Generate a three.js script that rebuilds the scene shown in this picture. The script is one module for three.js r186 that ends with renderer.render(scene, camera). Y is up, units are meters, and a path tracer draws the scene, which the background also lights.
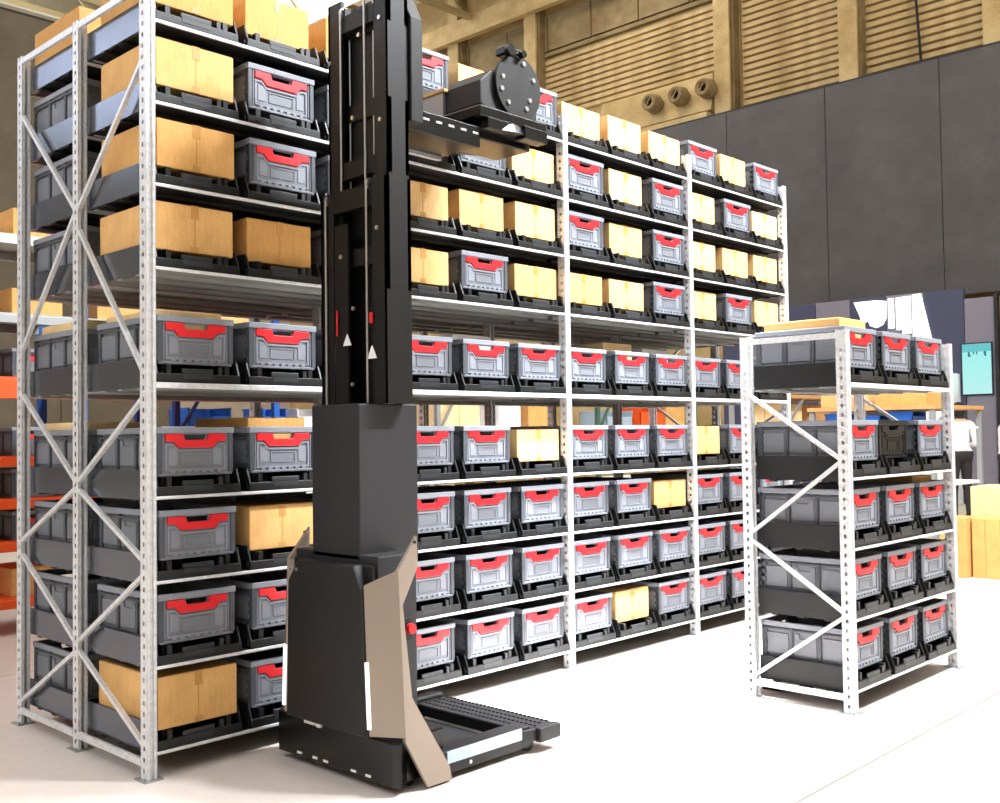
import * as THREE from 'three';
import { RoundedBoxGeometry } from 'three/addons/geometries/RoundedBoxGeometry.js';
import { ConvexGeometry } from 'three/addons/geometries/ConvexGeometry.js';
import { MarchingCubes } from 'three/addons/objects/MarchingCubes.js';
import { mergeGeometries } from 'three/addons/utils/BufferGeometryUtils.js';
import { RectAreaLightUniformsLib } from 'three/addons/lights/RectAreaLightUniformsLib.js';

// ------------------------------------------------------------ camera, light, exposure
RectAreaLightUniformsLib.init();
const scene = new THREE.Scene();
const renderer = new THREE.WebGLRenderer({ antialias: true });
renderer.toneMapping = THREE.LinearToneMapping;
renderer.toneMappingExposure = 1.15;
renderer.shadowMap.enabled = true;

const camera = new THREE.PerspectiveCamera(42.2, 1000 / 803, 0.1, 120);
const CAM = new THREE.Vector3(-2.2755, 1.5092, 4.3568);
{
  const yaw = 0.8062, pitch = 0.0318, roll = -0.0134;
  const f = new THREE.Vector3(Math.sin(yaw) * Math.cos(pitch), Math.sin(pitch), -Math.cos(yaw) * Math.cos(pitch));
  camera.position.copy(CAM);
  camera.up.set(0, 1, 0);
  camera.lookAt(CAM.clone().add(f));
  camera.rotateZ(-roll * -1);
}
scene.add(camera);
scene.background = new THREE.Color().setRGB(4.0, 4.6, 5.8);       // overcast daylight outside the clerestory windows

const ROOM = { x0: -12, x1: 20.4, z0: -28, z1: 14, h: 15.6 };
// hall roof lights: rows of long luminous panels just under the roof
const ROOF_LAMPS = [];
for (const x of [-7, 1.5, 10, 17]) for (const z of [-22, -11, 0, 9]) ROOF_LAMPS.push([x, z]);
const ROOF_L = 7.2, ROOF_W = 1.9, ROOF_D = 5.2;
const ROOF_COL = new THREE.Color(1.0, 0.955, 0.9);
// booth floodlights on stands of the lighting rig above the aisle
const FLOODS = [[3.4, 7.8, 4.2], [4.8, 7.8, 4.2], [6.2, 7.8, 4.2]];
const FLOOD_L = 740, FLOOD_COL = new THREE.Color(0.93, 0.97, 1.03);

// narrow spotlights that shine straight down into the aisle between the robot and the low rack
const SPOTS = [[2.5, 9.0, 1.5, 2.4, .75], [3.6, 9.0, 1.4, 3.3, .5]], SPOT_CD = 1450;

// ------------------------------------------------------------ helpers
let seed = 20260;
const rnd = () => { seed = (seed * 1664525 + 1013904223) >>> 0; return seed / 4294967296; };
const rr = (a, b) => a + (b - a) * rnd();
const V = (x, y, z) => new THREE.Vector3(x, y, z);
const used = new Map();
function numbered(n) {
  const k = used.get(n) || 0; used.set(n, k + 1);
  return k ? `${n}_${String(k).padStart(3, '0')}` : n;
}
function boxUV(g) {
  const p = g.attributes.position, n = g.attributes.normal, uv = new Float32Array(p.count * 2);
  for (let i = 0; i < p.count; i++) {
    const ax = Math.abs(n.getX(i)), ay = Math.abs(n.getY(i)), az = Math.abs(n.getZ(i));
    let u, v;
    if (ax >= ay && ax >= az) { u = p.getZ(i); v = p.getY(i); }
    else if (ay >= az) { u = p.getX(i); v = p.getZ(i); }
    else { u = p.getX(i); v = p.getY(i); }
    uv[2 * i] = u; uv[2 * i + 1] = v;
  }
  g.setAttribute('uv', new THREE.BufferAttribute(uv, 2));
  return g;
}
function G(list) {
  const a = (Array.isArray(list) ? list : [list]).map(g => {
    const q = g.index ? g.toNonIndexed() : g.clone();
    for (const k of Object.keys(q.attributes)) if (k !== 'position' && k !== 'normal') q.deleteAttribute(k);
    if (!q.attributes.normal) q.computeVertexNormals();
    q.morphAttributes = {};
    return q;
  });
  return boxUV(a.length > 1 ? mergeGeometries(a) : a[0]);
}
const B = (x0, x1, y0, y1, z0, z1) => new THREE.BoxGeometry(x1 - x0, y1 - y0, z1 - z0).translate((x0 + x1) / 2, (y0 + y1) / 2, (z0 + z1) / 2);
const RB = (x0, x1, y0, y1, z0, z1, r = 0.006, s = 2) => new RoundedBoxGeometry(x1 - x0, y1 - y0, z1 - z0, s, r).translate((x0 + x1) / 2, (y0 + y1) / 2, (z0 + z1) / 2);
function shapeOf(pts, holes = []) {
  const s = new THREE.Shape(pts.map(([a, b]) => new THREE.Vector2(a, b)));
  for (const h of holes) s.holes.push(new THREE.Path(h.map(([a, b]) => new THREE.Vector2(a, b))));
  return s;
}
const ext = (pts, d, bev = 0, holes) => new THREE.ExtrudeGeometry(shapeOf(pts, holes), { depth: d - 2 * bev, bevelEnabled: bev > 0, bevelSize: bev, bevelThickness: bev, bevelOffset: -bev, bevelSegments: 2, curveSegments: 8 }).translate(0, 0, bev);
const prismZ = (pts, z0, z1, bev = 0, holes) => ext(pts, z1 - z0, bev, holes).translate(0, 0, z0);           // pts (x,y)
const prismY = (pts, y0, y1, bev = 0, holes) => ext(pts.map(([x, z]) => [x, -z]), y1 - y0, bev, holes).rotateX(-Math.PI / 2).translate(0, y0, 0); // pts (x,z)
const prismX = (pts, x0, x1, bev = 0, holes) => ext(pts.map(([z, y]) => [-z, y]), x1 - x0, bev, holes && holes.map(h => h.map(([z, y]) => [-z, y]))).rotateY(Math.PI / 2).translate(x0, 0, 0); // pts (z,y)
function bar(a, b, w, t) {                                        // rectangular bar from a to b
  const A = V(...a), Bv = V(...b), d = Bv.clone().sub(A), L = d.length();
  const g = new THREE.BoxGeometry(w, L, t);
  g.applyQuaternion(new THREE.Quaternion().setFromUnitVectors(V(0, 1, 0), d.normalize()));
  return g.translate((A.x + Bv.x) / 2, (A.y + Bv.y) / 2, (A.z + Bv.z) / 2);
}
function rod(a, b, r, n = 10, r2 = r) {
  const A = V(...a), Bv = V(...b), d = Bv.clone().sub(A), L = d.length();
  const g = new THREE.CylinderGeometry(r2, r, L, n);
  g.applyQuaternion(new THREE.Quaternion().setFromUnitVectors(V(0, 1, 0), d.normalize()));
  return g.translate((A.x + Bv.x) / 2, (A.y + Bv.y) / 2, (A.z + Bv.z) / 2);
}
function part(name, geos, mat, parent, label) {
  const g = geos.isBufferGeometry && geos.userData.ready ? geos : G(geos);
  const m = new THREE.Mesh(g, mat); m.name = name; parent.add(m);
  if (label) m.userData.label = label;
  return m;
}
const ready = geos => { const g = G(geos); g.userData.ready = true; return g; };
function thing(name, label, category, pos = [0, 0, 0], group) {
  const o = new THREE.Group(); o.name = numbered(name); o.position.set(...pos);
  o.userData = { label, category }; if (group) o.userData.group = group;
  scene.add(o); return o;
}
function solo(name, geos, mat, label, category, pos = [0, 0, 0], group) {
  const m = part(numbered(name), geos, mat, scene); m.position.set(...pos);
  m.userData = { label, category }; if (group) m.userData.group = group;
  return m;
}
function struct(name, geos, mat) { const m = part(name, geos, mat, scene); m.userData.kind = 'structure'; return m; }
function structGroup(name) { const g = new THREE.Group(); g.name = name; g.userData.kind = 'structure'; scene.add(g); return g; }

// ------------------------------------------------------------ textures and materials
function hash2(x, y, s) { let h = (x * 374761393 + y * 668265263 + s * 69069) | 0; h = Math.imul(h ^ (h >>> 13), 1274126177); return ((h ^ (h >>> 16)) >>> 0) / 4294967296; }
function vnoise(x, y, per, s) {                                    // tileable value noise
  const xi = Math.floor(x), yi = Math.floor(y), fx = x - xi, fy = y - yi, m = a => ((a % per) + per) % per;
  const u = fx * fx * (3 - 2 * fx), v = fy * fy * (3 - 2 * fy);
  const a = hash2(m(xi), m(yi), s), b = hash2(m(xi + 1), m(yi), s), c = hash2(m(xi), m(yi + 1), s), d = hash2(m(xi + 1), m(yi + 1), s);
  return (a + (b - a) * u) * (1 - v) + (c + (d - c) * u) * v;
}
function tex(n, fn, rep, srgb = true) {
  const d = new Uint8Array(n * n * 4);
  for (let y = 0; y < n; y++) for (let x = 0; x < n; x++) {
    const c = fn(x / n, y / n), i = 4 * (y * n + x);
    d[i] = c[0]; d[i + 1] = c[1]; d[i + 2] = c[2]; d[i + 3] = 255;
  }
  const t = new THREE.DataTexture(d, n, n, THREE.RGBAFormat);
  t.wrapS = t.wrapT = THREE.RepeatWrapping; t.magFilter = THREE.LinearFilter; t.minFilter = THREE.LinearMipmapLinearFilter;
  t.generateMipmaps = true; t.repeat.set(rep, rep); if (srgb) t.colorSpace = THREE.SRGBColorSpace; t.needsUpdate = true;
  return t;
}
const cl = v => Math.max(0, Math.min(255, v));
const kraftT = (r, g, b, s) => tex(256, (u, v) => {
  const n = (vnoise(u * 64, v * 12, 64, s) - .5) * 10 + (vnoise(u * 128, v * 128, 128, s + 1) - .5) * 10 + (vnoise(u * 6, v * 6, 6, s + 2) - .5) * 12;
  return [cl(r + n), cl(g + n), cl(b + n * .8)];
}, 2);
const zincT = tex(256, (u, v) => { const n = (vnoise(u * 20, v * 20, 20, 5) - .5) * 22 + (vnoise(u * 60, v * 60, 60, 6) - .5) * 16; return [cl(222 + n), cl(223 + n), cl(224 + n)]; }, 4);
const zincR = tex(128, (u, v) => { const n = 105 + (vnoise(u * 20, v * 20, 20, 7) - .5) * 60; return [n, n, n]; }, 4, false);
const floorT = tex(512, (u, v) => { const n = (vnoise(u * 5, v * 5, 5, 8) - .5) * 6 + (vnoise(u * 40, v * 40, 40, 9) - .5) * 5 + (vnoise(u * 200, v * 200, 200, 10) - .5) * 5; return [cl(224 + n), cl(214 + n), cl(205 + n)]; }, 0.35);
const plasticB = tex(256, (u, v) => { const n = 128 + (vnoise(u * 120, v * 120, 120, 12) - .5) * 120; return [n, n, n]; }, 6, false);
const dirtT = (r, g, b, amp, s, rep) => tex(256, (u, v) => { const n = ((vnoise(u * 4, v * 4, 4, s) - .5) * 1.2 + (vnoise(u * 16, v * 16, 16, s + 1) - .5) * .8 + (vnoise(u * 90, v * 90, 90, s + 2) - .5) * .5) * amp; return [cl(r + n), cl(g + n), cl(b + n)]; }, rep);
const std = (o) => new THREE.MeshStandardMaterial(o);
const M = {
  zinc: std({ map: zincT, roughnessMap: zincR, roughness: .9, metalness: .25 }),
  zincDull: std({ color: 0xa3a6a4, roughness: .45, metalness: .55 }),
  hole: std({ color: 0x0d0d0e, roughness: .8 }),
  guard: std({ color: 0x6e727c, roughness: .22, metalness: .85 }),
  shadeAndBaseBlack: std({ color: 0x161718, roughness: .6 }),  // black stands in for shade under most shelves; also the floor base
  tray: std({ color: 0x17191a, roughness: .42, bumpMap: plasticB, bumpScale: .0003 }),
  trayEdge: std({ color: 0x2b2e31, roughness: .4 }),
  tote: std({ color: 0x74787f, roughness: .42, bumpMap: plasticB, bumpScale: .0003 }),
  toteRim: std({ color: 0x858992, roughness: .38 }),
  tote2: std({ color: 0x4a4e54, roughness: .45 }),
  toteBlack: std({ color: 0x121314, roughness: .45 }),
  red: std({ color: 0xe0222a, roughness: .4 }),
  kraft: [kraftT(214, 164, 96, 21), kraftT(208, 156, 88, 31), kraftT(220, 172, 106, 41)].map(map => std({ map, roughness: .8 })),
  kraftLit: [kraftT(224, 182, 122, 25), kraftT(228, 188, 130, 35), kraftT(220, 178, 116, 45)].map(map => std({ map, roughness: .8 })),  // kraft made paler, strong light on the farther bays put into the colour
  slate: std({ color: 0x3b3e54, roughness: .6 }),
  tape: std({ color: 0xc6924f, roughness: .35 }),
  paleCard: std({ map: kraftT(236, 205, 150, 51), roughness: .85 }),
  floor: std({ map: floorT, roughness: .34 }),
  black: std({ color: 0x0b0c0d, roughness: .58, bumpMap: plasticB, bumpScale: .0002 }),
  blackGloss: std({ color: 0x0b0c0c, roughness: .26, metalness: .2 }),
  mast: std({ color: 0x0f0e0c, roughness: .48, metalness: .3 }),
  charcoal: std({ color: 0x222225, roughness: .55, bumpMap: plasticB, bumpScale: .0003 }),
  champagne: std({ color: 0x998c7f, roughness: .36, metalness: .35 }),
  steel: std({ color: 0xc9c9c9, roughness: .28, metalness: .9 }),
  paleBlue: std({ color: 0xa9bac6, roughness: .35, metalness: .2 }),
  white: std({ color: 0xececec, roughness: .5 }),
  led: std({ color: 0xffffff, emissive: 0xffffff, emissiveIntensity: .7, roughness: .5 }),
  cream: std({ map: dirtT(182, 156, 104, 24, 61, .3), roughness: .75 }),
  creamDark: std({ map: dirtT(128, 108, 70, 22, 71, .3), roughness: .8 }),
  sheet: std({ map: dirtT(174, 148, 98, 26, 81, .3), roughness: .7 }),
  roof: std({ map: dirtT(236, 226, 196, 14, 91, .2), roughness: .85 }),
  truss: std({ color: 0x9a8a60, roughness: .6, metalness: .2 }),
  partition: std({ map: dirtT(70, 66, 62, 11, 101, .25), roughness: .55 }),
  partitionBrown: std({ map: dirtT(88, 78, 60, 12, 131, .25), roughness: .6 }),
  plaster: std({ map: dirtT(176, 168, 150, 14, 111, .2), roughness: .9 }),
  orange: std({ color: 0xe8561c, roughness: .45 }),
  blue: std({ color: 0x2468c8, roughness: .4 }),
  navy: std({ color: 0x20307a, roughness: .45 }),
  wood: std({ map: kraftT(196, 148, 92, 121), roughness: .7 }),
  purpleGrey: std({ color: 0x77727c, roughness: .6 }),
  glass: new THREE.MeshPhysicalMaterial({ color: 0xffffff, transmission: 1, thickness: 0, roughness: 0, ior: 1.5 }),
  green: std({ color: 0x3e5a4a, roughness: .6 }),
};
const ROWN = ['bottom', 'second', 'third', 'fourth', 'fifth', 'sixth', 'seventh', 'eighth', 'top'];

// ------------------------------------------------------------ the hall
{
  const fl = structGroup('floor');
  const cuts = [ROOM.z0, -12.4, -7.5, -2.63, 2.25, 7.13, ROOM.z1];
  for (let i = 0; i < cuts.length - 1; i++) part('floor_sheet', B(ROOM.x0, ROOM.x1, -.03, 0, cuts[i] + .006, cuts[i + 1] - .006), M.floor, fl);
  part('floor_base', B(ROOM.x0 - .3, ROOM.x1 + .3, -.3, -.03, ROOM.z0 - .3, ROOM.z1 + .3), M.shadeAndBaseBlack, fl);
  struct('ceiling', B(ROOM.x0 - .3, ROOM.x1 + .3, ROOM.h, ROOM.h + .3, ROOM.z0 - .3, ROOM.z1 + .3), M.roof);
  struct('wall_left', [B(ROOM.x0 - .3, ROOM.x0, 0, 10.6, ROOM.z0, ROOM.z1), B(ROOM.x0 - .3, ROOM.x0, 14.6, ROOM.h, ROOM.z0, ROOM.z1)], M.plaster);
  const clerestory = (n, along, fixed, a0, a1) => {                 // band of glazing between y 10.6 and 14.6 with real panes
    const g = structGroup(n), y0 = 10.6, y1 = 14.6, box = (u0, u1, v0, v1, t) => along === 'x' ? B(u0, u1, v0, v1, fixed - .15 - t, fixed - .15 + t) : B(fixed - .15 - t, fixed - .15 + t, v0, v1, u0, u1);
    const N = Math.round((a1 - a0) / 2), w = (a1 - a0) / N;
    for (let i = 0; i < N; i++) part('window_pane', box(a0 + i * w + .06, a0 + (i + 1) * w - .06, y0 + .06, y1 - .06, .004), M.glass, g);
    for (let i = 0; i <= N; i++) part('mullion', box(a0 + i * w - .06, a0 + i * w + .06, y0, y1, .06), M.cream, g);
    part('window_frame', box(a0, a1, y0, y0 + .08, .07), M.cream, g); part('window_frame', box(a0, a1, y1 - .08, y1, .07), M.cream, g);
  };
  struct('wall_back', [B(ROOM.x0, ROOM.x1, 0, 10.6, ROOM.z0 - .3, ROOM.z0), B(ROOM.x0, ROOM.x1, 14.6, ROOM.h, ROOM.z0 - .3, ROOM.z0)], M.plaster);
  clerestory('window_1', 'x', ROOM.z0, ROOM.x0, ROOM.x1); clerestory('window_2', 'z', ROOM.x0, ROOM.z0, ROOM.z1);
  struct('wall_front', B(ROOM.x0, ROOM.x1, 0, ROOM.h, ROOM.z1, ROOM.z1 + .3), M.plaster);
  const w = structGroup('wall_right');
  part('wall_sheet', B(20.2, ROOM.x1 + .3, 0, ROOM.h, ROOM.z0, ROOM.z1), M.cream, w);
  // corrugated siding: every rib a length of folded sheet between two columns
  const ribG = new Map();
  const rib = (z0, z1, y) => {
    const L = +(z1 - z0).toFixed(2);
    if (!ribG.has(L)) ribG.set(L, ready(ext([[20.2, -.08], [20.08, -.055], [20.08, .055], [20.2, .08]], L)));
    const m = part('siding_rib', ribG.get(L), M.sheet, w); m.position.set(0, y, z0);
  };
  for (let y = 10.6; y < 12.3; y += .172) rib(-15.1, -9.5, y);
  for (let y = 9.0; y < 14.2; y += .172) { rib(-8.7, -6.15, y); rib(-5.6, -3.05, y); rib(-2.5, .6, y); rib(.9, 3.9, y); }
  for (const z of [-21.8, -18.6, -15.4, -9.1, -5.87, -2.77, .75, 4.1]) {
    part('wall_column', [B(19.75, 19.82, 0, ROOM.h, z - .22, z + .22), B(19.82, 20.2, 0, ROOM.h, z - .03, z + .03), B(20.14, 20.2, 0, ROOM.h, z - .3, z + .3)], M.cream, w);
    part('column_cover', B(19.86, 20.14, 0, ROOM.h, z + .2, z + .28), M.creamDark, w);
  }
  part('wall_beam', [B(19.55, 19.75, 13.55, 14.15, -27, 6), B(19.75, 20.2, 13.8, 13.9, -27, 6)], M.cream, w);
  part('wall_rail', B(20.05, 20.2, 12.32, 12.42, -27, -9.5), M.creamDark, w);
  for (let z = -26.2; z < -9.5; z += 1.6) part('wall_panel', B(20.1, 20.2, 12.5, 13.5, z, z + 1.56), M.creamDark, w);
  part('duct_panel', prismZ([[20.2, 9.35], [19.7, 9.45], [19.85, 10.4], [20.2, 10.45]], -12.9, -9.4, .01), M.cream, w);
  part('duct_panel_ledge', B(19.5, 20.2, 9.1, 9.35, -12.9, -9.4), M.cream, w);
  for (const z of [-11.0, -10.2, -9.4]) {
    const y = 9.92;
    part('air_nozzle', [new THREE.TorusGeometry(.16, .06, 10, 24).rotateY(Math.PI / 2).translate(19.36, y, z), new THREE.CylinderGeometry(.21, .25, .2, 24, 1, true).rotateZ(Math.PI / 2).translate(19.5, y, z), new THREE.CylinderGeometry(.18, .18, .25, 24, 1, true).rotateZ(Math.PI / 2).translate(19.66, y, z)], M.creamDark, w);
  }
  part('wall_cable', rod([19.98, 9.0, -4.32], [19.98, 14.5, -4.62], .03, 6), M.hole, w);
  // roof trusses
  const tr = structGroup('trim_1');
  for (let z = -26; z < 12; z += 4.2) {
    const g = [B(ROOM.x0, 19.5, 14.0, 14.16, z - .08, z + .08), B(ROOM.x0, 19.5, 15.2, 15.36, z - .08, z + .08)];
    for (let x = ROOM.x0; x < 19; x += 2.4) { g.push(bar([x, 14.1, z], [x + 1.2, 15.3, z], .07, .07), bar([x + 1.2, 15.3, z], [x + 2.4, 14.1, z], .07, .07)); }
    part('roof_truss', g, M.truss, tr);
  }
  for (const x of [-3, 5.8, 14.2]) part('roof_purlin', B(x - .06, x + .06, 15.36, 15.6, ROOM.z0, ROOM.z1), M.truss, tr);
  // roof light panels
  const panelG = ready([RB(-ROOF_W / 2, ROOF_W / 2, 0, .05, -ROOF_D / 2, ROOF_D / 2, .01)]);
  const faceG = ready(B(-ROOF_W / 2 + .05, ROOF_W / 2 - .05, -.006, 0, -ROOF_D / 2 + .05, ROOF_D / 2 - .05));
  const face = std({ color: 0xffffff, emissive: ROOF_COL, emissiveIntensity: 1.6, roughness: .6 });
  ROOF_LAMPS.forEach(([x, z], i) => {
    const o = thing('roof_light', `long luminous roof panel, lamp ${['nearest the left wall', 'over the tall rack', 'beyond the small rack', 'beside the ribbed wall'][Math.floor(i / 4)]}, ${['far end', 'second from far end', 'second from near end', 'near end'][i % 4]}`, 'light', [x, 15.1, z], 'roof lights');
    part('housing', panelG, M.white, o); part('diffuser', faceG, face, o);
    part('hanger', [rod([0, .05, -2], [0, .5, -2], .01, 6), rod([0, .05, 2], [0, .5, 2], .01, 6)], M.steel, o);
    const l = new THREE.RectAreaLight(ROOF_COL, ROOF_L, ROOF_W - .1, ROOF_D - .1);
    l.position.set(x, 15.08, z); l.rotation.x = -Math.PI / 2; scene.add(l);
  });
  FLOODS.forEach(([x, y, z], i) => {
    const o = thing('flood_light', `booth floodlight hanging over the aisle, ${['nearest the robot', 'middle', 'farthest'][i]}`, 'light', [x, y, z], 'booth floodlights');
    part('housing', [RB(-.42, .42, 0, .12, -.2, .2, .02), B(-.02, .02, .12, .6, -.02, .02)], M.black, o);
    part('lens', B(-.38, .38, -.006, 0, -.16, .16), std({ color: 0xffffff, emissive: FLOOD_COL, emissiveIntensity: 6 }), o);
    const l = new THREE.RectAreaLight(FLOOD_COL, FLOOD_L, .76, .32);
    o.rotation.x = 0.45; l.rotation.x = -Math.PI / 2 + 0.45;
    l.position.set(x, y - .02, z); scene.add(l);
  });
  SPOTS.forEach(([x, y, z, tx, tz], i) => {
    const o = thing('spot_light', `narrow booth spotlight over the aisle, ${i ? 'nearer the low rack' : 'nearer the robot'}`, 'light', [x, y, z], 'aisle spotlights');
    part('housing', [new THREE.CylinderGeometry(.1, .13, .3, 24, 1, true).translate(0, .13, 0), new THREE.CylinderGeometry(.1, .1, .02, 24).translate(0, .28, 0), rod([0, .28, 0], [0, 6.3, 0], .015, 6)], M.black, o);
    part('lens', new THREE.CylinderGeometry(.1, .1, .01, 24), std({ color: 0xffffff, emissive: FLOOD_COL, emissiveIntensity: 6 }), o);
    const l = new THREE.SpotLight(FLOOD_COL, SPOT_CD, 0, .17, 1, 2); l.position.set(x, y - .03, z); l.target.position.set(tx, 0, tz); l.shadow.radius = 5; scene.add(l, l.target);
  });
  solo('lighting_truss', [rod([0, 8.45, 4.2], [10, 8.45, 4.2], .03, 8), rod([0, 8.75, 4.2], [10, 8.75, 4.2], .03, 8), ...[0, 1, 2, 3, 4, 5, 6, 7, 8, 9].map(i => rod([i, 8.45, 4.2], [i + 1, 8.75, 4.2], .015, 6)), rod([0, 8.75, 4.2], [0, 15.5, 4.2], .01, 6), rod([10, 8.75, 4.2], [10, 15.5, 4.2], .01, 6)], M.steel, 'aluminium lighting truss hanging over the aisle', 'truss');

  // dark exhibition partitions
  const p1 = thing('dark_partition', 'tall dark grey hanging partition in front of the ribbed wall', 'partition');
  const y0 = 4.2, y1 = 9.1, zs = [-11.2, -8.7, -6.2, -3.7, -1.2, 1.3, 3.8];
  for (let i = 0; i < zs.length - 1; i++) part('panel', RB(19.25, 19.4, y0, y1, zs[i] + .006, zs[i + 1] - .006, .01, 1), M.partition, p1);
  part('hanger_rail', B(19.28, 19.37, y1, y1 + .05, zs[0], zs[6]), M.black, p1);
  const p2 = thing('dark_partition', 'tall dark brown partition behind the left end of the tall rack', 'partition');
  for (let i = 0; i < 6; i++) part('panel', RB(-6 + 2.5 * i + .006, -3.5 + 2.5 * i - .006, .0, 9.75, -16.15, -16, .01, 1), M.partitionBrown, p2);
  part('top_rail', B(-6, 9, 9.75, 9.8, -16.14, -16.01), M.black, p2);
}

// ------------------------------------------------------------ racks
const LV = [.11, .487, .865, 1.243, 1.757, 2.282, 2.662, 3.037, 3.413];
const BAY = 1.45, SLOT = [.245, .727, 1.209], TB = .095;
const DEP = .706;
function postG(h, frontOpen) {
  const g = [], t = .003, hw = .022, hd = .03;
  for (const s of [-1, 1]) {
    g.push(B(s * hw - t / 2, s * hw + t / 2, 0, h, -hd, -.008), B(s * hw - t / 2, s * hw + t / 2, 0, h, .008, hd));
    for (let y = 0; y < h - .02; y += .05) g.push(B(s * hw - t / 2, s * hw + t / 2, y, Math.min(h, y + .03), -.008, .008));
  }
  g.push(B(-hw, -.007, 0, h, hd - t, hd), B(.007, hw, 0, h, hd - t, hd), B(-.009, .009, 0, h, hd - .011, hd - .008));
  g.push(B(-.009, -.006, 0, h, hd - .01, hd), B(.006, .009, 0, h, hd - .01, hd));
  g.push(B(-hw, -.008, 0, h, -hd, -hd + t), B(.008, hw, 0, h, -hd, -hd + t));
  return ready(g);
}
const footG = ready([B(-.045, .045, 0, .006, -.05, .05), rod([-.034, .006, .03], [-.034, .016, .03], .007, 6), rod([.034, .006, -.03], [.034, .016, -.03], .007, 6)]);
// plastic cradle under a tote: base with front lip, runners, upright guides
const trayG = ready([B(-.216, .216, 0, .012, -.62, 0), RB(-.216, .216, 0, .042, -.02, 0, .004, 1), B(-.216, .216, 0, .07, -.62, -.605),
  B(-.17, -.13, .012, .083, -.6, -.045), B(.13, .17, .012, .083, -.6, -.045), B(-.02, .02, .012, .083, -.6, -.2),
  ...[-1, 1].flatMap(s => [RB(s * .2115 - .0045, s * .2115 + .0045, .0, .115, -.6, -.03, .003, 1), B(s * .15 - .012, s * .15 + .012, .04, .083, -.045, -.012), prismX([[-.03, .04], [-.005, .04], [-.03, .105]], s * .2115 - .0045, s * .2115 + .0045)])]);
const trayLipG = ready([RB(-.09, .07, .044, .066, -.013, .0, .003, 1), B(-.085, .065, .02, .044, .0, .002), B(.1, .12, .042, .075, -.02, -.003)]);
function buildRack(root, o) {
  const post = postG(o.h);
  const depths = o.depths;                                         // post lines in z, front to back
  o.posts.forEach((x, i) => depths.forEach((z, j) => {
    const p = part('post', post, M.zinc, root); p.position.set(x, 0, z);
    if (j > 0) p.rotation.y = Math.PI;
    part('foot_plate', footG, M.zincDull, p);
  }));
  for (let b = 0; b < o.posts.length - 1; b++) {
    const xa = o.posts[b] + .024, xb = o.posts[b + 1] - .024;
    o.levels.forEach((y, r) => {
      const th = (r === 4) ? .034 : .012, sm = (r === 4 || r === 5) ? M.zincDull : M.shadeAndBaseBlack;  // most plates carry the shade under the shelf in their colour
      for (let d = 0; d < depths.length - 1; d++) {
        const zf = depths[d] + (d ? -.03 : .028), zb = depths[d + 1] + (d === depths.length - 2 ? -.028 : .03);
        part('shelf_beam', RB(xa, xb, y - th / 2, y + .009, zf - .012, zf, .003, 1), M.zinc, root); part('shelf_beam', RB(xa, xb, y - th / 2, y + .009, zb, zb + .012, .003, 1), M.zinc, root);
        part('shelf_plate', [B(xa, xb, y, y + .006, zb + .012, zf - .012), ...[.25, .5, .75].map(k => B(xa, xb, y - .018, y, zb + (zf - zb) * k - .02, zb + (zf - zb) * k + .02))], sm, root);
        SLOT.forEach(s => {
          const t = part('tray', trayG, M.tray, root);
          t.position.set(o.posts[b] + s, y + .009, d === 0 ? zf - .004 : zb + .004); if (d) t.rotation.y = Math.PI;
          t.scale.z = o.trayScale || 1;
          part('label_holder', trayLipG, M.trayEdge, t);
        });
      }
    });
  }
  const ends = [[o.posts[0], 1], [o.posts[o.posts.length - 1], -1]];
  for (const [x, s] of ends) for (let d = 0; d < depths.length - 1; d++) {
    const za = depths[d] - .03, zb = depths[d + 1] + .03;
    o.levels.forEach(y => part('side_guard', [RB(Math.min(x + s * .022, x + s * .026), Math.max(x + s * .022, x + s * .026), y - .008, y + .125, zb + .005, za - .005, .0015, 1), B(Math.min(x + s * .022, x + s * .045), Math.max(x + s * .022, x + s * .045), y - .01, y - .007, zb + .005, za - .005)], o.guard || M.guard, root));
    for (const y of o.rails) part('end_rail', B(x - s * .018 - .008, x - s * .018 + .008, y - .016, y + .016, zb, za), M.zinc, root);
    for (const [f0, ya, f1, yb] of o.braces[d]) {
      const z = f => depths[d] * (1 - f) + depths[d + 1] * f;
      part('brace', bar([x - s * .012, ya, z(f0)], [x - s * .012, yb, z(f1)], .02, .02), M.zinc, root);
    }
  }
}
const mainRack = thing('shelving_rack', 'tall galvanised shelving rack of four bays and nine shelves filled with totes and cartons', 'rack');
buildRack(mainRack, {
  h: 3.6, posts: [0, 1, 2, 3, 4].map(k => k * BAY), depths: [-.015, -DEP - .0, -1.395], levels: LV, rails: [.075, 3.57],
  braces: [
    [[.03, 3.23, .97, 2.66], [.97, 2.55, .03, 1.82], [.03, 1.695, .97, 1.31], [.97, 1.265, .03, .968], [.03, .9, .97, .53], [.97, .48, .03, .15]],
    [[.97, 3.27, .03, 2.66], [.03, 2.64, .97, 2.0], [.97, 1.757, .03, 1.31], [.03, 1.27, .97, .977], [.97, .9, .03, .52], [.03, .47, .97, .127]]],
});
const SX = 3.04, SZ = 1.835, SD = .6;
const smallRack = thing('shelving_rack', 'low single-bay galvanised rack with five shelves standing alone on white floor', 'rack', [SX, 0, SZ]);
buildRack(smallRack, {
  h: 2.05, posts: [0, BAY + .005], depths: [-.015, -SD], levels: LV.slice(0, 5), rails: [.085, 2.02], trayScale: .88, guard: M.black,
  braces: [[[.97, 1.717, .03, 1.35], [.03, 1.34, .97, .93], [.97, .89, .03, .53], [.03, .51, .97, .12]]],
});

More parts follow.
